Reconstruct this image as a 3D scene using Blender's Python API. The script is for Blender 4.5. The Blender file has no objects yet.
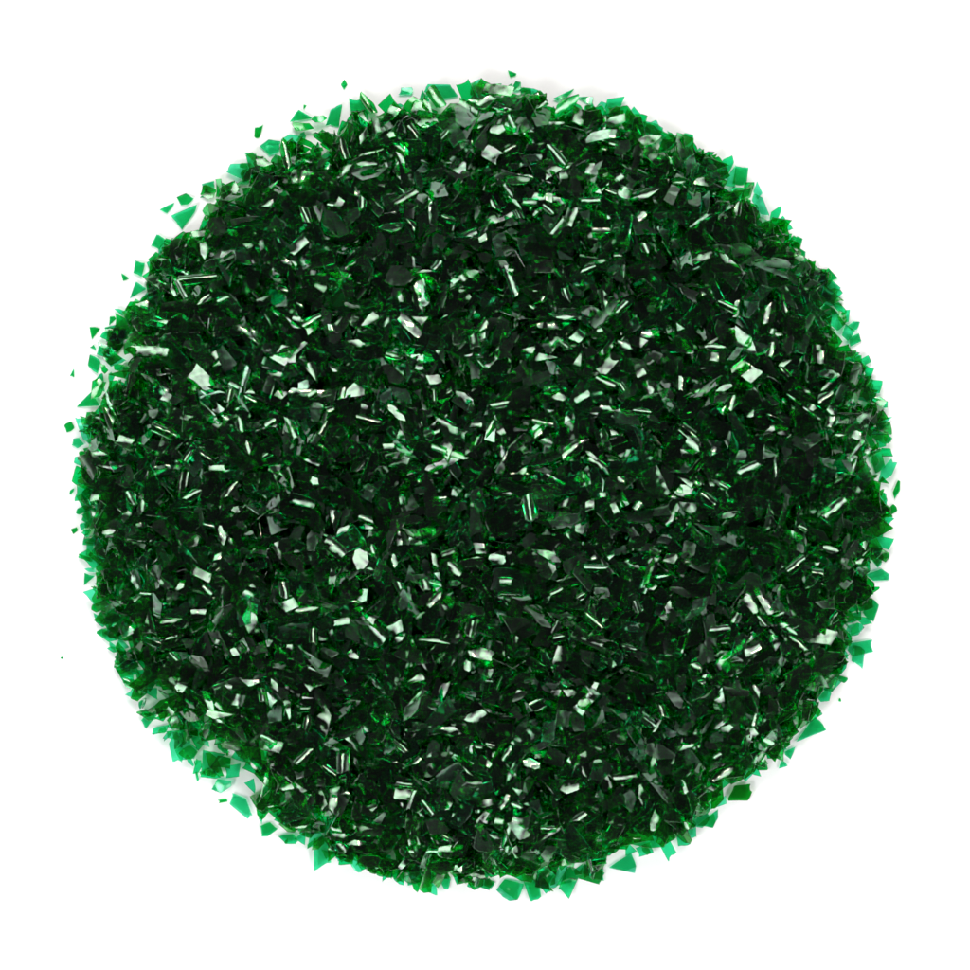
import bpy, math, random
import numpy as np
from mathutils import Vector, Matrix

random.seed(11)
rng = np.random.default_rng(11)
scene = bpy.context.scene
COL = scene.collection

# ------------------------------------------------------------------ scale
S = 0.00025                    # metres per photograph pixel: a heap about 20 cm across
CAMZ = 0.92
CX, CY = 483.0, 488.0          # centre of the heap in the photograph
def PX(x): return (x - 485.0) * S
def PY(y): return (485.0 - y) * S

# ------------------------------------------------------------------ flakes seen in the photograph
# x y length width angle (degrees, counter-clockwise) of every flake picked out by eye, by how it looks
GLINT = """205 249 18 11 100;250 246 13 10 20;267 205 19 10 35;235 189 12 8 80;263 162 19 10 -15;200 234 16 7 5
303 127 22 10 -5;319 119 16 9 5;363 120 15 8 -75;364 136 19 9 75;387 115 28 12 40;376 125 18 8 -75;391 135 10 7 0
365 163 24 8 0;344 172 21 9 52;299 244 18 11 45;392 227 27 10 12;469 235 21 13 25;339 203 10 7 60
498 90 32 13 -3;486 103 29 13 25;500 111 9 8 80;498 129 16 12 15;492 154 17 14 -30;582 116 19 15 -20;542 106 13 5 35
614 122 27 12 25;603 136 34 8 10;647 140 27 11 10;652 155 21 10 -50;519 181 28 11 5;590 168 13 10 60;530 202 16 7 -5
549 198 8 7 90;589 201 24 8 5;625 192 13 10 -30;641 217 14 10 55;559 228 20 7 50;600 231 18 6 0;483 238 8 7 30
705 181 23 11 10;737 209 15 9 80;705 292 12 10 10;157 282 21 9 -40;182 288 27 8 -62;223 299 12 6 20;160 320 18 9 0
152 351 35 10 -3;124 443 20 14 -15;145 448 20 8 -15;172 400 19 10 -20;188 417 14 6 -10;235 384 12 7 -25;249 392 18 8 5
229 419 23 11 45;99 454 20 9 0;103 368 11 6 -50;297 320 10 9 70;315 319 25 8 30;308 329 11 9 -50;401 297 14 7 -80
386 323 13 6 75;408 324 28 10 -45;419 320 15 12 -20;396 322 10 6 -40;455 281 13 6 15;357 343 18 8 -20;354 319 9 7 40
420 367 16 11 100;434 379 14 8 5;394 356 15 7 -15;289 355 9 7 -30;304 357 10 9 80;396 413 25 10 -45;444 421 23 8 -35
455 433 25 11 -20;429 434 15 10 -70;440 449 16 7 -20;394 455 19 9 0;330 409 10 7 20;401 402 12 5 -10;511 281 29 8 -70
510 269 8 7 0;463 277 11 7 25;474 340 15 9 100;482 337 10 7 70;529 348 12 10 -20;557 325 33 10 3;563 343 23 7 -42
577 336 13 10 45;577 360 18 8 80;608 364 19 12 45;641 373 23 9 -65;648 387 11 8 -60;649 361 13 9 -50;560 397 15 8 -5
582 397 15 6 30;481 364 12 6 -45;475 424 10 8 0;501 431 15 8 -65;538 432 15 8 50;546 442 13 12 -20;545 423 18 6 -10
522 447 18 6 -50;604 437 19 9 82;613 433 13 6 -40;652 419 19 6 -25;592 455 15 6 -40;651 308 9 7 80;600 331 9 7 20
737 309 15 6 80;749 342 15 7 45;680 328 11 8 -20;716 356 21 13 -5;741 367 19 12 40;724 388 17 9 20;784 363 13 8 20
828 374 20 9 -10;812 407 8 6 -30;831 411 10 7 -30;840 435 17 8 -5;856 436 18 9 -8;772 331 8 6 -20
126 516 16 8 65;140 526 11 6 30;109 532 12 6 10;236 510 10 8 0;160 580 28 7 -40;180 586 17 6 45;201 573 21 10 -25
218 557 10 7 50;207 590 13 11 -40;136 599 12 7 10;146 593 13 5 -5;172 621 23 10 10;198 614 17 9 0;231 633 17 6 0
218 642 9 6 -15;235 652 8 7 -60;217 468 16 6 0;274 470 16 13 60;303 501 23 10 -15;315 481 10 8 -50;370 488 12 7 -30
368 520 13 8 -20;372 534 9 8 0;394 560 15 8 -75;373 549 10 6 -70;402 499 10 6 90;456 491 12 10 30;289 605 15 12 20
304 610 18 7 8;425 584 12 9 -70;396 628 15 12 25;399 638 16 8 45;436 640 29 7 -3;455 583 12 6 0;289 649 10 8 70
353 656 12 8 -40;341 622 17 7 10;419 615 11 6 45;498 559 22 12 -5;549 556 29 10 -20;614 507 21 7 -65;604 495 9 5 0
594 622 27 9 -42;567 501 14 11 70;590 505 14 8 80;483 654 25 11 -15;515 638 10 7 -80;506 581 11 8 0;653 551 15 8 -25
638 506 9 6 45;653 587 9 7 0;524 470 12 9 60;685 482 17 9 -20;680 491 8 7 45;728 514 23 9 10;803 528 13 7 -25
829 549 19 8 -18;670 559 15 13 30;781 623 13 9 -50;789 629 15 6 -40;752 648 21 14 20;864 544 11 8 85;859 561 10 7 20
222 714 30 10 2;228 687 9 7 0;253 683 25 8 0;275 686 15 7 -50;271 745 21 11 -10;170 711 11 6 -50;273 807 15 7 10
288 707 24 6 -82;417 678 23 10 8;415 727 31 11 2;447 731 27 10 -6;404 794 16 12 -5;335 790 11 7 20;347 794 15 6 -20
476 717 21 12 25;468 665 11 8 80;356 843 19 7 5;433 852 11 6 0;412 852 11 8 70;373 807 9 8 30;563 693 20 7 0
566 683 11 7 -20;584 704 12 11 20;529 679 11 6 20;506 755 17 7 55;512 771 25 7 65;530 763 27 10 -20;485 763 14 12 -30
598 764 13 9 10;517 851 12 11 -80;494 836 10 8 -20;487 803 10 7 10;517 806 13 7 -20;517 792 10 6 -10;655 820 21 9 78
672 817 19 13 -10;499 821 13 7 75;736 684 10 8 -65;707 677 10 6 0;756 719 11 7 70;754 732 11 9 -60;766 742 11 8 -30
722 774 26 10 33;718 757 10 9 30;711 787 12 7 -20;726 729 15 9 15;806 712 18 8 80;868 452 11 8 -40;463 867 11 9 60
457 868 11 8 80;600 862 15 7 10"""
STREAK = """436 97 26 12 -55;426 104 20 9 -55;343 148 24 10 -75;305 214 25 9 -65;406 198 26 12 30;362 202 16 8 88;445 135 17 9 55
512 149 17 9 30;565 106 29 12 35;556 155 29 11 -50;509 190 23 10 -55;519 215 13 7 -65;548 208 25 11 -40;512 122 19 9 -65
493 204 23 10 -65;620 256 15 8 0;645 248 12 7 -65;196 278 33 11 7;240 425 15 8 -75;189 454 16 9 60;248 447 15 8 -70
204 300 25 11 40;97 388 24 12 65;312 373 25 12 -75;342 393 19 8 80;312 394 14 8 30;270 423 16 9 40;291 427 28 12 -65
266 455 14 8 30;434 396 13 7 95;437 265 15 8 50;589 268 20 10 25;567 295 18 9 -70;485 326 19 9 58;561 317 36 10 5
625 346 24 13 -25;608 383 24 11 -25;498 404 27 10 10;489 428 21 10 60;642 411 18 9 -8;621 308 22 11 45;604 301 27 10 -85
727 306 18 9 -25;715 347 21 9 0;819 354 23 16 90;771 351 18 9 75;732 403 16 9 75;681 384 17 12 90;825 399 29 12 35
693 444 30 14 -45;830 421 14 8 75;131 498 20 11 -58;142 508 19 8 90;229 491 25 11 55;192 495 22 12 30;148 621 40 12 -80
173 657 13 8 -45;334 521 24 10 82;335 548 28 12 -40;284 588 20 9 -80;433 583 18 10 -20;435 600 24 10 45;454 569 17 9 -45
399 585 18 9 -70;313 636 15 7 90;450 553 16 8 20;597 463 18 10 -35;637 607 16 9 -70;595 567 22 11 0;568 536 14 7 -75
529 507 25 10 -80;471 627 24 10 80;557 592 21 9 25;584 480 22 10 -80;559 637 16 8 12;629 648 16 9 -15;724 486 14 8 -30
775 470 16 9 90;749 469 31 12 25;834 509 27 16 38;796 564 27 11 38;750 602 24 12 -62;735 619 20 10 60;761 619 30 12 -50
780 614 13 7 12;798 644 25 11 -42;718 630 25 14 5;835 617 18 9 60;771 635 15 8 -50;263 695 16 8 -80;269 740 24 10 -25
414 764 26 11 40;303 757 24 11 42;343 761 26 11 88;307 724 20 9 85;478 747 16 8 -10;428 808 17 9 -50;342 848 15 8 -40
662 710 18 8 -75;648 720 25 12 -40;627 777 28 14 5;578 819 31 14 30;505 802 20 9 65;696 668 18 9 -35;758 694 26 13 -65
404 784 17 7 -8"""
WARM = """368 104 28 11 -55;413 131 18 9 -55;285 153 33 12 -78;412 226 28 12 -55;448 218 13 7 -20;424 127 8 6 0;110 418 32 14 -62
164 430 26 12 -25;230 395 16 8 80;250 399 15 8 -30;256 342 11 8 -45;282 290 14 9 -10;370 420 32 12 -15;450 392 9 7 30
622 386 13 8 -60;570 452 28 11 40;531 307 10 7 -30;543 299 8 6 70;769 314 30 13 75;785 373 16 8 -45;690 432 24 10 -38
619 479 21 9 -35;581 596 10 8 30;708 499 22 10 -40;687 562 9 7 0;817 573 15 9 -10;402 746 26 11 -40;330 771 14 8 -35
344 779 9 7 10;306 709 11 7 0;448 838 16 9 -25;491 745 12 7 -20;548 829 13 8 0;637 839 9 7 0;703 683 9 7 20;611 192 11 7 -20"""
DARK = """697 240 27 14 -40;725 268 26 9 0;802 425 26 22 20;192 540 20 14 30;701 591 20 13 0;168 670 27 16 30;281 759 27 10 85
323 718 29 16 85;510 695 22 12 50;321 801 19 12 -80;615 820 17 13 -20;569 786 26 14 15;617 737 22 14 -20;822 663 26 22 60
795 677 30 18 30;742 793 32 18 20;440 868 27 15 0;371 861 24 12 -5;385 864 18 13 40;207 192 16 14 0;250 285 26 14 20
560 660 24 13 70;470 580 26 14 -10;640 540 24 15 40;350 590 26 14 -30;800 600 24 14 -60;770 250 24 13 50;320 260 26 14 10
540 250 26 13 -10;640 270 24 13 15;440 690 24 14 70;350 690 24 14 10;370 830 26 14 0;300 800 24 14 -60;690 640 26 13 20"""
RIM = """733 177 22 13 60;741 175 16 13 80;761 205 27 11 -55;828 295 19 13 80;836 322 16 13 -50;848 332 15 13 -60;854 326 13 8 20
855 340 14 12 60;139 268 14 9 80;86 403 23 16 25;94 364 17 12 85;135 289 19 11 30;119 333 20 15 80;78 443 13 10 -10
112 359 25 14 -30;87 579 13 10 60;111 621 15 12 60;87 515 13 10 70;186 751 21 20 70;209 761 28 21 60;219 786 21 14 15
241 805 33 15 -48;232 771 20 16 30;269 829 19 12 20;174 735 15 9 0;176 722 15 12 40;154 693 21 11 -40;290 839 21 11 -20
251 784 16 12 -30;861 648 22 12 10;858 657 14 12 80;810 735 33 17 48;824 698 13 11 50;792 753 12 9 30;709 821 25 15 20
880 575 19 12 -5;871 609 17 13 75;853 629 15 12 45;888 470 27 11 58;879 436 21 10 -30;864 393 16 10 75;875 462 13 8 -75
509 890 27 22 10;622 863 26 20 0;559 876 19 8 60;542 876 22 11 30;580 868 11 9 60;645 850 15 10 20;629 850 16 13 -30
489 884 10 9 -60;414 873 15 11 70;446 883 13 11 50;316 841 18 14 80;303 839 14 11 40;332 848 9 7 0;185 199 18 11 5
167 209 17 8 15;187 218 28 18 20;270 147 22 15 10;238 171 21 16 10;158 243 12 9 60;209 186 10 7 10;301 117 20 13 -10
335 118 24 15 60;441 91 34 14 -5;406 91 11 7 0;517 87 11 9 70;562 97 27 11 12;586 99 20 9 -20;652 129 16 11 -15
668 142 15 11 40;100 560 13 9 -70;96 545 12 9 40;120 645 15 11 -50;131 668 16 12 -35;203 742 15 10 0;782 764 9 7 20"""
LOOSE = """829 276 19 14 -20;686 139 14 11 30;798 242 11 8 70;802 252 13 6 -60;69 427 9 8 20;73 373 8 4 75;93 333 13 10 70;94 348 7 4 -40
111 321 9 6 60;124 276 9 6 -60;250 156 17 8 -22;258 130 13 7 75;344 85 9 6 80;304 107 5 3 60;511 74 9 6 -30;897 489 16 6 75
892 510 8 7 40;71 492 8 3 50;75 530 7 5 30;86 558 13 4 -20;197 776 8 2.4 -75;222 801 9 3 10;286 842 6 3 60;62 658 2.6 2 0
840 700 4 2.4 80;842 679 8 5 -20;838 304 9 2 -15;401 868 12 5 -35"""

def rows(text):
    return [tuple(float(v) for v in r.split()) for r in text.replace("\n", ";").split(";") if r.strip()]

# ------------------------------------------------------------------ the heap's own shape
def hash_noise(x, y, seed):
    r = np.random.default_rng(seed)
    g = r.random((64, 64))
    xi, yi = np.floor(x).astype(int), np.floor(y).astype(int)
    fx, fy = x - xi, y - yi
    fx, fy = fx * fx * (3 - 2 * fx), fy * fy * (3 - 2 * fy)
    a, b = g[xi % 64, yi % 64], g[(xi + 1) % 64, yi % 64]
    c, d = g[xi % 64, (yi + 1) % 64], g[(xi + 1) % 64, (yi + 1) % 64]
    return (a * (1 - fx) + b * fx) * (1 - fy) + (c * (1 - fx) + d * fx) * fy

H = 52.0                                     # heap height in pixels (about 15 mm)
def edge_radius(th):
    return 400 + 2.5 * np.sin(2 * th + 1.0) + 2 * np.sin(5 * th + 2.2) + 2 * np.sin(9 * th + .4) + 2.5 * np.sin(17 * th)
def edge_width(th):                          # the slope is gentler on the left and lower left
    return 44 + 34 * np.clip(-np.cos(th - math.radians(20)), 0, 1)
def height(x, y):
    dx, dy = x - CX, CY - y
    r, th = np.hypot(dx, dy), np.arctan2(dy, dx)
    t = np.clip((edge_radius(th) - r) / edge_width(th), 0, 1)
    base = H * (0.80 * np.sqrt(1 - (1 - t) ** 2) + 0.20 * (1 - (r / 412.0) ** 2) * t)
    n = hash_noise(x / 46.0 + 7, y / 46.0 + 3, 5) * .6 + hash_noise(x / 21.0, y / 21.0, 8) * .4
    return np.maximum(base + (n - .5) * 30 * t, 0)

# ------------------------------------------------------------------ lamps (directions used to aim the glinting flakes)
def from_polar(polar, azim, dist=1.0):
    p, a = math.radians(polar), math.radians(azim)
    return Vector((math.sin(p) * math.cos(a), math.sin(p) * math.sin(a), math.cos(p))) * dist
KEY = from_polar(41, 96)
SIDE = from_polar(50, 222)
SIDE2 = from_polar(51, 322)
SPOT = from_polar(38, 78)

# ------------------------------------------------------------------ one flake: a thin slab with a polygon outline, bent about an axis
def outline(L, W, k, taper=0.0):
    """irregular convex polygon, about L x W"""
    if k == 4 and random.random() < .75:
        a, b = L / 2, W / 2
        j = lambda: random.uniform(-.16, .16)
        sk = random.uniform(-.35, .35) * W
        pts = [(-a + sk * .5 + j() * W, -b + j() * W * .5), (a + sk * .5 + j() * W, -b * (1 - taper) + j() * W * .5),
               (a - sk * .5 + j() * W, b * (1 - taper) + j() * W * .5), (-a - sk * .5 + j() * W, b + j() * W * .5)]
    else:
        off = random.random() * 6.28
        ang = sorted(off + 2 * math.pi * (i + random.uniform(-.33, .33)) / k for i in range(k))
        pts = [(math.cos(t), math.sin(t)) for t in ang]
        xs, ys = [p[0] for p in pts], [p[1] for p in pts]
        mx, my = (max(xs) + min(xs)) / 2, (max(ys) + min(ys)) / 2
        hx, hy = (max(xs) - min(xs)) / 2, (max(ys) - min(ys)) / 2
        pts = [((p[0] - mx) / hx * L / 2, (p[1] - my) / hy * W / 2) for p in pts]
    return pts

def flake_local(pts, bend, across, thick, nseg):
    """bend = total turn in radians; across=True bends about the long axis. Returns verts, faces, smooth flags"""
    if across: P = [(y, x) for x, y in pts]
    else: P = pts
    lo_s, hi_s = min(p[0] for p in P), max(p[0] for p in P)
    span = hi_s - lo_s
    cuts = {round(lo_s + span * i / nseg, 9) for i in range(nseg + 1)}
    keep = sorted(cuts | {round(p[0], 9) for p in P})
    sl = [keep[0]]
    for c in keep[1:]:
        if c - sl[-1] > span * .035: sl.append(c)
    sl[-1] = hi_s; sl[0] = lo_s
    n = len(P)
    kap = bend / span if abs(bend) > 1e-3 else 0.0
    top, bot = [], []
    bow = (random.gauss(0, .10), random.gauss(0, .10))
    for s in sl:
        q = min(max(s, lo_s + span * .012), hi_s - span * .012)
        vs = []
        for i in range(n):
            (x0, y0), (x1, y1) = P[i], P[(i + 1) % n]
            if (x0 <= q <= x1) or (x1 <= q <= x0):
                if abs(x1 - x0) > 1e-12: vs.append(y0 + (y1 - y0) * (q - x0) / (x1 - x0))
        if len(vs) < 2: continue
        a, b = min(vs), max(vs)
        m = s - (lo_s + hi_s) / 2
        ph = m * kap
        if kap: cx, cz = math.sin(ph) / kap, -(1 - math.cos(ph)) / kap
        else: cx, cz = m, 0.0
        nx, nz = math.sin(ph), math.cos(ph)
        if not 0 < s - lo_s < 1e-9 and hi_s - s > span * .02 and s - lo_s > span * .02:      # fracture lines are bowed and slightly ragged
            f = 4 * (s - lo_s) * (hi_s - s) / span ** 2
            w_ = b - a
            a += (bow[0] * f + random.uniform(-.03, .03)) * w_; b += (bow[1] * f + random.uniform(-.03, .03)) * w_
        for y in (a, b):
            for sg, arr in ((.5, top), (-.5, bot)):
                px, pz = cx + nx * thick * sg, cz + nz * thick * sg
                arr.append((y, px, pz) if across else (px, y, pz))
    m = len(top) // 2
    # the broad faces keep corners of their own, so they stay flat up to their edges; the rim is a narrow ridged band
    loop = [2 * i for i in range(m)] + [2 * i + 1 for i in range(m - 1, -1, -1)]
    q = len(loop)
    cen = [sum(p[c] for p in top + bot) / (2 * len(top)) for c in range(3)]
    mid = []
    for c in loop:
        a, b = top[c], bot[c]
        w = [(a[e] + b[e]) / 2 for e in range(3)]
        d = [w[e] - cen[e] for e in range(3)]
        ln = math.sqrt(sum(e * e for e in d)) or 1.0
        mid.append(tuple(w[e] + d[e] / ln * thick * .28 for e in range(3)))
    V = top + bot + [top[c] for c in loop] + mid + [bot[c] for c in loop]
    o = len(top); r0 = 2 * o
    F, SM = [], []
    def add(f, s):
        if across: f = f[::-1]
        F.append(f); SM.append(s)
    for i in range(m - 1):
        a, b, c, d = 2 * i, 2 * i + 2, 2 * i + 3, 2 * i + 1
        add((a, b, c, d), True)
        add((o + d, o + c, o + b, o + a), True)
    for i in range(q):
        k = (i + 1) % q
        add((r0 + q + i, r0 + q + k, r0 + k, r0 + i), False)
        add((r0 + 2 * q + i, r0 + 2 * q + k, r0 + q + k, r0 + q + i), False)
    return V, F, SM

def frame(normal, ang):
    n = normal.normalized()
    c, s = math.cos(ang), math.sin(ang)
    nz = max(n.z, .12)
    u = Vector((c, s, -(c * n.x + s * n.y) / nz)); u -= n * u.dot(n)
    stretch = 1.0 / max(math.hypot(u.x, u.y) / u.length, .35)
    u.normalize()
    v = n.cross(u)
    return u, v, n, stretch

class Mass:
    """many flakes gathered into one mesh"""
    def __init__(self): self.V, self.F, self.SM, self.T, self.n = [], [], [], [], 0
    def add(self, V, F, SM, tint):
        k = self.n
        self.V.extend(V); self.T.extend([tint] * len(V))
        self.F.extend([tuple(i + k for i in f) for f in F]); self.SM.extend(SM)
        self.n += len(V)

def to_mesh(name, V, F, SM, T, mat):
    me = bpy.data.meshes.new(name)
    me.from_pydata(V, [], F)
    me.polygons.foreach_set("use_smooth", SM)
    at = me.attributes.new("tint", 'FLOAT', 'POINT')
    at.data.foreach_set("value", T)
    me.materials.append(mat)
    me.update()
    return me

# ------------------------------------------------------------------ materials
def math_node(nt, op, a, b=None, clamp=False):
    n = nt.nodes.new('ShaderNodeMath'); n.operation = op; n.use_clamp = clamp
    for i, v in enumerate((a, b)):
        if v is None: continue
        if isinstance(v, (int, float)): n.inputs[i].default_value = v
        else: nt.links.new(v, n.inputs[i])
    return n.outputs[0]

def flake_material():
    m = bpy.data.materials.new("green_translucent_flake"); m.use_nodes = True
    nt = m.node_tree; nt.nodes.clear(); L = nt.links.new
    out = nt.nodes.new('ShaderNodeOutputMaterial')
    geo = nt.nodes.new('ShaderNodeNewGeometry')
    noise = nt.nodes.new('ShaderNodeTexNoise'); noise.inputs['Scale'].default_value = 250; noise.inputs['Detail'].default_value = 1
    L(geo.outputs['Position'], noise.inputs['Vector'])
    bump = nt.nodes.new('ShaderNodeBump'); bump.inputs['Strength'].default_value = 1.0; bump.inputs['Distance'].default_value = .00036
    L(noise.outputs['Fac'], bump.inputs['Height'])
    dot = nt.nodes.new('ShaderNodeVectorMath'); dot.operation = 'DOT_PRODUCT'
    L(geo.outputs['Normal'], dot.inputs[0]); L(geo.outputs['Incoming'], dot.inputs[1])
    cos = math_node(nt, 'ABSOLUTE', dot.outputs['Value'])
    sin2 = math_node(nt, 'SUBTRACT', 1.0, math_node(nt, 'MULTIPLY', cos, cos))
    cost = math_node(nt, 'SQRT', math_node(nt, 'SUBTRACT', 1.0, math_node(nt, 'MULTIPLY', sin2, 1 / 1.52 ** 2)))
    att = nt.nodes.new('ShaderNodeAttribute'); att.attribute_name = "tint"
    k = math_node(nt, 'DIVIDE', math_node(nt, 'MULTIPLY', att.outputs['Fac'], 1.0), cost)
    comb = nt.nodes.new('ShaderNodeCombineColor')
    for i, t in enumerate((.016, .715, .265)):                   # light let through by one flake
        L(math_node(nt, 'POWER', t, k), comb.inputs[i])
    pb = nt.nodes.new('ShaderNodeBsdfPrincipled')
    L(comb.outputs[0], pb.inputs['Base Color']); L(bump.outputs[0], pb.inputs['Normal'])
    pb.inputs['Transmission Weight'].default_value = 1.0
    pb.inputs['IOR'].default_value = 1.5; pb.inputs['Roughness'].default_value = .055
    L(pb.outputs[0], out.inputs['Surface'])
    return m

def paper_material():
    m = bpy.data.materials.new("white_card"); m.use_nodes = True
    nt = m.node_tree; b = nt.nodes['Principled BSDF']
    tc = nt.nodes.new('ShaderNodeTexCoord')
    n = nt.nodes.new('ShaderNodeTexNoise'); n.inputs['Scale'].default_value = 900
    nt.links.new(tc.outputs['Object'], n.inputs['Vector'])
    r = nt.nodes.new('ShaderNodeValToRGB')
    r.color_ramp.elements[0].color = (.90, .90, .905, 1); r.color_ramp.elements[1].color = (.93, .93, .93, 1)
    nt.links.new(n.outputs['Fac'], r.inputs[0]); nt.links.new(r.outputs[0], b.inputs['Base Color'])
    b.inputs['Roughness'].default_value = .85; b.inputs['Specular IOR Level'].default_value = .1
    return m

FLAKE = flake_material()
CARD = paper_material()

# ------------------------------------------------------------------ ground
me = bpy.data.meshes.new("tabletop")
g = 1.6
me.from_pydata([(-g, -g, 0), (g, -g, 0), (g, g, 0), (-g, g, 0), (-g, -g, -.004), (g, -g, -.004), (g, g, -.004), (-g, g, -.004)], [],
               [(0, 1, 2, 3), (7, 6, 5, 4), (4, 5, 1, 0), (5, 6, 2, 1), (6, 7, 3, 2), (7, 4, 0, 3)])
me.materials.append(CARD)
ground = bpy.data.objects.new("ground", me); COL.objects.link(ground)
ground["kind"] = "structure"; ground["label"] = "plain bright white surface the green flakes lie on"

# ------------------------------------------------------------------ the flakes picked out of the photograph
def world_at(x, y, zpx):
    z = zpx * S
    f = 1 - z / CAMZ
    return Vector((PX(x) * f, PY(y) * f, z))

def half_normal(p, lamp, jitter):
    v = (Vector((0, 0, CAMZ)) - p).normalized()
    l = (lamp - p).normalized()
    h = (v + l).normalized()
    j = Vector((random.gauss(0, jitter), random.gauss(0, jitter), 0))
    return (h + j).normalized()

picked = []
for kind, text in (("glint", GLINT), ("streak", STREAK), ("warm", WARM), ("dark", DARK), ("rim", RIM), ("loose", LOOSE)):
    for x, y, L, W, a in rows(text):
        picked.append(dict(kind=kind, x=x, y=y, L=L, W=W, a=a))

for d in picked:
    kind, L, W = d['kind'], d['L'], d['W']
    h = float(height(np.array([d['x']]), np.array([d['y']]))[0])
    tint = random.uniform(1.4, 2.5)
    nseg, across, thick = 6, True, 1.1
    if kind == "glint":
        z = h + random.uniform(6, 10)
        p = world_at(d['x'], d['y'], z)
        lamp = KEY if random.random() < .82 else SIDE
        n = half_normal(p, lamp, .075)
        k = random.choice((4, 4, 4, 5, 5, 3, 6)); bend = random.choice((-1, 1, 1)) * random.choice((random.uniform(.1, .4), random.uniform(.35, .8))); across = random.random() < .6
        L *= .98; W *= .95; thick = random.uniform(.9, 2.0)
    elif kind in ("streak", "warm"):
        z = h + random.uniform(6, 10)
        p = world_at(d['x'], d['y'], z)
        n = half_normal(p, KEY if kind == "streak" else SPOT, .05 if kind == "streak" else .008)
        L *= random.uniform(.72, .98); W *= random.uniform(.8, 1.25)
        k = random.choice((3, 4, 4, 5, 5, 6)); bend = random.choice((-1, 1, 1, 1)) * random.uniform(.5, 1.7); nseg = 9; thick = random.uniform(.9, 1.8)
    elif kind == "dark":
        z = h + random.uniform(3, 6)
        p = world_at(d['x'], d['y'], z)
        t, f = random.uniform(.05, .35), random.uniform(3.4, 6.0)
        n = Vector((math.sin(t) * math.cos(f), math.sin(t) * math.sin(f), math.cos(t)))
        k = random.choice((4, 4, 5, 6)); bend = random.uniform(-.3, .5); tint *= 1.3
    elif kind == "rim":
        z = max(1.5, min(h * .5, 10) + random.uniform(0, 3))
        p = world_at(d['x'], d['y'], z)
        out = Vector((d['x'] - CX, CY - d['y'], 0)).normalized()
        n = (Vector((0, 0, 1)) + out * random.uniform(0, .10) + Vector((random.gauss(0, .08), random.gauss(0, .08), 0))).normalized()
        k = random.choice((3, 3, 4, 4, 5, 5)); bend = random.uniform(-.25, .3); tint = random.uniform(.55, 1.0)  # rim glow put into the colour: a paler tint here
    else:
        tilt = random.uniform(.01, .10) if W > 4.5 else .25
        f = random.random() * 6.28
        n = Vector((math.sin(tilt) * math.cos(f), math.sin(tilt) * math.sin(f), math.cos(tilt)))
        k = random.choice((3, 4, 4, 5)); bend = random.uniform(.05, .3); tint = random.uniform(.9, 1.5)
        thick = min(1.1, W * .3)
        z = .5 * thick + .5 * W * math.sin(tilt) + .5 * L * .05 + .3
        p = world_at(d['x'], d['y'], z)
    u, v, n, st = frame(n, math.radians(d['a']))
    pts = outline(L * st, W, k)
    V, F, SM = flake_local([(a * S, b * S) for a, b in pts], bend, across, thick * S, nseg)
    d.update(V=V, F=F, SM=SM, tint=tint, p=p, u=u, v=v, n=n, k=k, bend=bend, area=L * W, h=h)

picked.sort(key=lambda d: -d['area'] * (30 if d['kind'] == "loose" else 1.6 if d['kind'] == "rim" else 1.0))
singles, rest = picked[:300], picked[300:]

made = []
for d in singles:
    me = to_mesh("green_flake", d['V'], d['F'], d['SM'], [d['tint']] * len(d['V']), FLAKE)
    o = bpy.data.objects.new("green_flake", me); COL.objects.link(o)
    M = Matrix((d['u'], d['v'], d['n'])).transposed().to_4x4(); M.translation = d['p']
    o.matrix_world = M
    o["category"] = "flake"; o["group"] = "single flakes picked out of the green heap"
    d['o'] = o
    made.append(d)

# ------------------------------------------------------------------ labels: each one singles its flake out
HOURS = ["twelve", "one", "two", "three", "four", "five", "six", "seven", "eight", "nine", "ten", "eleven"]
LOOK = {"glint": "pale glinting", "streak": "curled white-streaked", "warm": "curled pinkish-streaked", "dark": "dark green",
        "rim": "clear green", "loose": "loose green"}
SHAPE = {3: "three-cornered", 4: "four-cornered", 5: "five-cornered", 6: "six-cornered"}

def describe(d, fine=0):
    dx, dy = d['x'] - CX, CY - d['y']
    r = math.hypot(dx, dy)
    turn = (math.degrees(math.atan2(dx, dy)) % 360) / 15.0           # half hours round the heap, twelve at the top
    hh = int(round(turn)) % 24
    hour = HOURS[hh // 2]
    clock = "half past " + hour if hh % 2 else hour + " o'clock"
    across = abs(((d['a'] - math.degrees(math.atan2(dy, dx))) + 90) % 180 - 90)
    lie = "pointing outwards" if across < 30 else "crosswise" if across > 60 else "slantwise"
    shape = "narrow" if d['L'] / d['W'] > 2.4 else SHAPE[d['k']]
    size = "big " if d['area'] > 300 else "tiny " if d['area'] < 70 else ""
    if d['kind'] == "loose":
        where = "on white beside the heap at " + clock
    elif r > 380: where = "on the heap's edge at " + clock
    else:
        ring = ["at the heap's middle", "a quarter out", "halfway out", "two thirds out", "well out", "near the edge"]
        where = ring[0 if r < 55 else 1 if r < 130 else 2 if r < 215 else 3 if r < 285 else 4 if r < 340 else 5] + " towards " + clock
    return "%s%s %s flake %s, %s" % (size, LOOK[d['kind']], shape, lie, where)

groups = {}
for d in made: groups.setdefault(describe(d), []).append(d)
for text, ds in groups.items():
    ds.sort(key=lambda d: math.hypot(d['x'] - CX, CY - d['y']))
    names = [""] if len(ds) == 1 else ["inner ", "outer "] if len(ds) == 2 else ["innermost ", "middle ", "outermost "]
    for d, nm in zip(ds, names): d['o']["label"] = nm + text
    if len(ds) > 3: print("LABELS", text, len(ds))

# ------------------------------------------------------------------ the rest of the heap, one uncountable mass
mass = Mass()
for d in rest:
    u, v, n, p = d['u'], d['v'], d['n'], d['p']
    V = [tuple(p + u * a + v * b + n * c) for a, b, c in d['V']]
    mass.add(V, d['F'], d['SM'], d['tint'])

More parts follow.
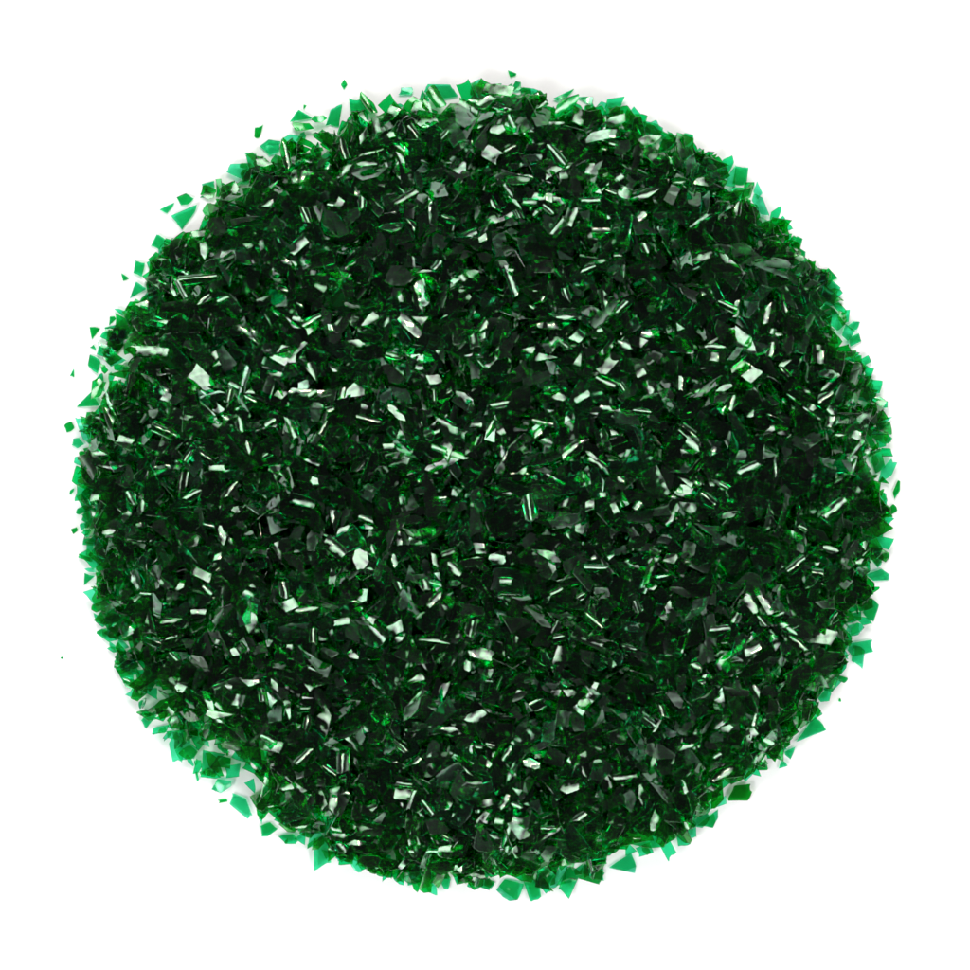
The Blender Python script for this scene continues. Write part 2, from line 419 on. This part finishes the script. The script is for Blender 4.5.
# the surface lies open over every picked flake: nothing of the mass pokes through it
cover = np.full((980, 980), 1e9)
gy, gx = np.mgrid[0:980, 0:980]
for d in picked:
    if d['kind'] == "loose": continue
    ra = math.radians(d['a']); m = int(d['L'] * .6 + d['W'] * .5) + 3
    x0, x1 = int(max(0, d['x'] - m)), int(min(979, d['x'] + m)); y0, y1 = int(max(0, d['y'] - m)), int(min(979, d['y'] + m))
    dx, dy = gx[y0:y1, x0:x1] - d['x'], d['y'] - gy[y0:y1, x0:x1]
    ins = (abs(dx * math.cos(ra) + dy * math.sin(ra)) < d['L'] * .5) & (abs(-dx * math.sin(ra) + dy * math.cos(ra)) < d['W'] * .5)
    n = d['n']
    z = d['p'].z / S - (n.x * dx + n.y * dy) / max(n.z, .3)
    sub = cover[y0:y1, x0:x1]
    sub[ins] = np.minimum(sub[ins], z[ins])

half_key = [(half_normal(Vector((0, 0, .015)), q, 0)) for q in (KEY, SIDE, SIDE2)]
CLUSTERS = [(580, 340, 55), (545, 430, 55), (400, 320, 50), (690, 490, 45), (390, 565, 60), (505, 765, 60), (725, 365, 55), (590, 190, 60),
            (380, 125, 50), (150, 300, 45), (300, 350, 50), (440, 425, 55), (590, 500, 50), (280, 640, 40), (720, 700, 45), (270, 690, 45),
            (130, 440, 45), (640, 380, 40), (220, 400, 40), (560, 690, 35), (850, 430, 35), (420, 730, 45), (495, 120, 40), (780, 625, 35)]
N_BULK, N_SKIN, N_CRUMB = 11500, 2800, 1100
grid = {}
count = 0
tries = 0
while count < N_BULK + N_SKIN + N_CRUMB:
    tries += 1
    crumb = count >= N_BULK + N_SKIN
    skin = not crumb and count >= N_BULK
    r = 416 * math.sqrt(random.random()); th = random.random() * 6.2832
    x, y = CX + r * math.cos(th), CY - r * math.sin(th)
    hh = float(height(np.array([x]), np.array([y]))[0])
    if hh <= 0: continue
    if random.random() > min(1.0, .50 + hh / (H * .85)): continue
    if skin:                                           # the uppermost layer lies open, one flake beside the next
        cell = (int(x // 10), int(y // 10))
        if tries < 400000 and any(math.hypot(x - a, y - b) < 10.3 for i in (-1, 0, 1) for j in (-1, 0, 1) for a, b in grid.get((cell[0] + i, cell[1] + j), ())): continue
    if crumb:
        L = random.uniform(2.5, 6); W = L * random.uniform(.4, .9)
        zt = hh * (1 - .35 * random.random() ** 2) + 3
    else:
        L = min(31, max(9, random.lognormvariate(math.log(22.5), .28))) * min(1, .62 + hh / 70); W = max(4.5, L * random.uniform(.36, .8))
        zt = hh + random.uniform(0, 5) if skin else (hh - 5) * random.random() ** .85
        if skin: L *= random.uniform(1.05, 1.45)
    flat = min(1.0, hh / 22.0)
    tilt = abs(random.gauss(0, .36 if skin else .62)) * flat + random.uniform(0, .08)
    if random.random() < (.05 if skin else .12) * flat: tilt = random.uniform(.9, 1.5)
    tilt = min(tilt, 1.5)
    f = random.random() * 6.2832
    n = Vector((math.sin(tilt) * math.cos(f), math.sin(tilt) * math.sin(f), math.cos(tilt)))
    if max(n.dot(q) for q in half_key) > .98:          # glossy clusters and duller patches between them
        near = min(math.hypot(x - a, y - b) / c for a, b, c in CLUSTERS)
        if random.random() < (.40 if near < 1 else .95): continue
    if skin and hh > 14 and random.random() < .06 and min(math.hypot(x - a, y - b) / c for a, b, c in CLUSTERS) < 1:
        n = half_normal(world_at(x, y, hh), random.choice((KEY, KEY, SIDE, SIDE2)), .10)
        tilt = math.acos(min(1, n.z))
    reach = .5 * L * math.sin(tilt) * .8 + .8
    z = max(reach, min(zt, hh + (4 if crumb else 5 if skin else -6)))
    a = random.random() * 6.2832
    u, v, n, st = frame(n, a)
    bad = False
    for fu in (-.5, -.25, 0, .25, .5):
        for fv in (-.45, 0, .45):
            o_ = u * (fu * L) + v * (fv * W)
            ix, iy = int(x + o_.x), int(y - o_.y)
            if 0 <= ix < 980 and 0 <= iy < 980 and z + o_.z > cover[iy, ix] - 1: bad = True
    if bad: continue
    if skin: grid.setdefault(cell, []).append((x, y))
    k = random.choice((3, 4, 4, 4, 5, 5, 6))
    pts = outline(L, W, k)
    bend = random.gauss(0, .35) if random.random() < .7 else random.uniform(.5, 1.3)
    if crumb: bend = random.choice((-1, 1)) * random.uniform(.5, 2.0)
    V, F, SM = flake_local([(q * S, w * S) for q, w in pts], bend, random.random() < .7, random.uniform(.7, 1.3) * S, 3 if crumb else 4)
    p = world_at(x, y, z)
    ua, va, na, pa = np.array(u), np.array(v), np.array(n), np.array(p)
    A = np.array(V)
    A = pa + A[:, :1] * ua + A[:, 1:2] * va + A[:, 2:] * na
    A[:, 2] = np.maximum(A[:, 2], .2 * S)
    mass.add([tuple(q) for q in A.tolist()], F, SM, random.choice((random.uniform(.9, 1.5), random.uniform(1.4, 2.2), random.uniform(1.5, 2.3), random.uniform(2.0, 3.2))) if hh > 14 else random.uniform(.6, 1.1))  # paler tint low at the rim makes the edge look brighter lit
    count += 1
me = to_mesh("flake_heap", mass.V, mass.F, mass.SM, mass.T, FLAKE)
heap = bpy.data.objects.new("flake_heap", me); COL.objects.link(heap)
heap["kind"] = "stuff"; heap["label"] = "round heap of small dark green translucent flakes on white"; heap["category"] = "heap"

# ------------------------------------------------------------------ lamps
def area(name, loc, sx, sy, radiance, color, fall=.22):
    l = bpy.data.lights.new(name, 'AREA'); l.shape = 'RECTANGLE'; l.size = sx; l.size_y = sy
    l.energy = radiance * math.pi * sx * sy; l.color = color
    l.use_nodes = True; nt = l.node_tree                  # a softbox is brightest in its middle
    em = nt.nodes['Emission']
    ge = nt.nodes.new('ShaderNodeNewGeometry')
    sb = nt.nodes.new('ShaderNodeVectorMath'); sb.operation = 'SUBTRACT'; sb.inputs[1].default_value = (.5, .5, 0)
    nt.links.new(ge.outputs['Parametric'], sb.inputs[0])
    ml = nt.nodes.new('ShaderNodeVectorMath'); ml.operation = 'MULTIPLY'; ml.inputs[1].default_value = (1, 1, 0)
    nt.links.new(sb.outputs[0], ml.inputs[0])
    ln = nt.nodes.new('ShaderNodeVectorMath'); ln.operation = 'LENGTH'; nt.links.new(ml.outputs[0], ln.inputs[0])
    mr = nt.nodes.new('ShaderNodeMapRange'); mr.interpolation_type = 'SMOOTHSTEP'
    for k, v in (('From Min', .05), ('From Max', .62), ('To Min', 1.65), ('To Max', fall)): mr.inputs[k].default_value = v
    nt.links.new(ln.outputs['Value'], mr.inputs['Value']); nt.links.new(mr.outputs[0], em.inputs['Strength'])
    o = bpy.data.objects.new(name, l); COL.objects.link(o)
    o.location = loc; o.rotation_euler = (-Vector(loc)).to_track_quat('-Z', 'Y').to_euler()
    return o
area("softbox", KEY, .56, .44, 7.0, (1.0, .99, .98))
area("side_fill_lamp", SIDE, .48, .48, 7.0, (1.0, 1.0, .99))  # fill lamp added to brighten the white ground
area("side_fill_lamp", SIDE2, .48, .42, 7.0, (1.0, 1.0, .99))  # second added fill lamp, also evens out the shadows
area("warm_lamp", SPOT, .075, .075, 34.0, (1.0, .68, .56), .8)

w = bpy.data.worlds.new("World"); scene.world = w; w.use_nodes = True
nt = w.node_tree; bg = nt.nodes['Background']
tc = nt.nodes.new('ShaderNodeTexCoord'); sep = nt.nodes.new('ShaderNodeSeparateXYZ')
nt.links.new(tc.outputs['Generated'], sep.inputs[0])
ramp = nt.nodes.new('ShaderNodeValToRGB')
e = ramp.color_ramp.elements
e[0].position = 0.0; e[0].color = (3.3, 3.3, 3.4, 1)
e[1].position = .96; e[1].color = (.05, .05, .055, 1)
q = e.new(.36); q.color = (.33, .33, .345, 1)
nt.links.new(sep.outputs['Z'], ramp.inputs[0]); nt.links.new(ramp.outputs[0], bg.inputs['Color'])
q2 = e.new(.66); q2.color = (.14, .14, .145, 1)
bg.inputs['Strength'].default_value = 1.0

# ------------------------------------------------------------------ camera and render settings
cd = bpy.data.cameras.new("camera"); cam = bpy.data.objects.new("camera", cd); COL.objects.link(cam)
cam.location = (0, 0, CAMZ); cam.rotation_euler = (0, 0, 0)
cd.sensor_fit = 'HORIZONTAL'; cd.sensor_width = 36
cd.lens = 36 * CAMZ / (970 * S)
cd.clip_start = .01; cd.clip_end = 20
scene.camera = cam
scene.cycles.max_bounces = 28; scene.cycles.transmission_bounces = 26; scene.cycles.glossy_bounces = 6; scene.cycles.diffuse_bounces = 3
scene.cycles.transparent_max_bounces = 28
scene.cycles.use_denoising = True
scene.cycles.blur_glossy = .4; scene.cycles.sample_clamp_indirect = 3
scene.view_settings.view_transform = 'Standard'; scene.view_settings.look = 'None'
scene.view_settings.exposure = .60; scene.view_settings.gamma = 1.0
print("tries", tries, "flakes picked", len(picked), "singles", len(singles), "verts", mass.n)
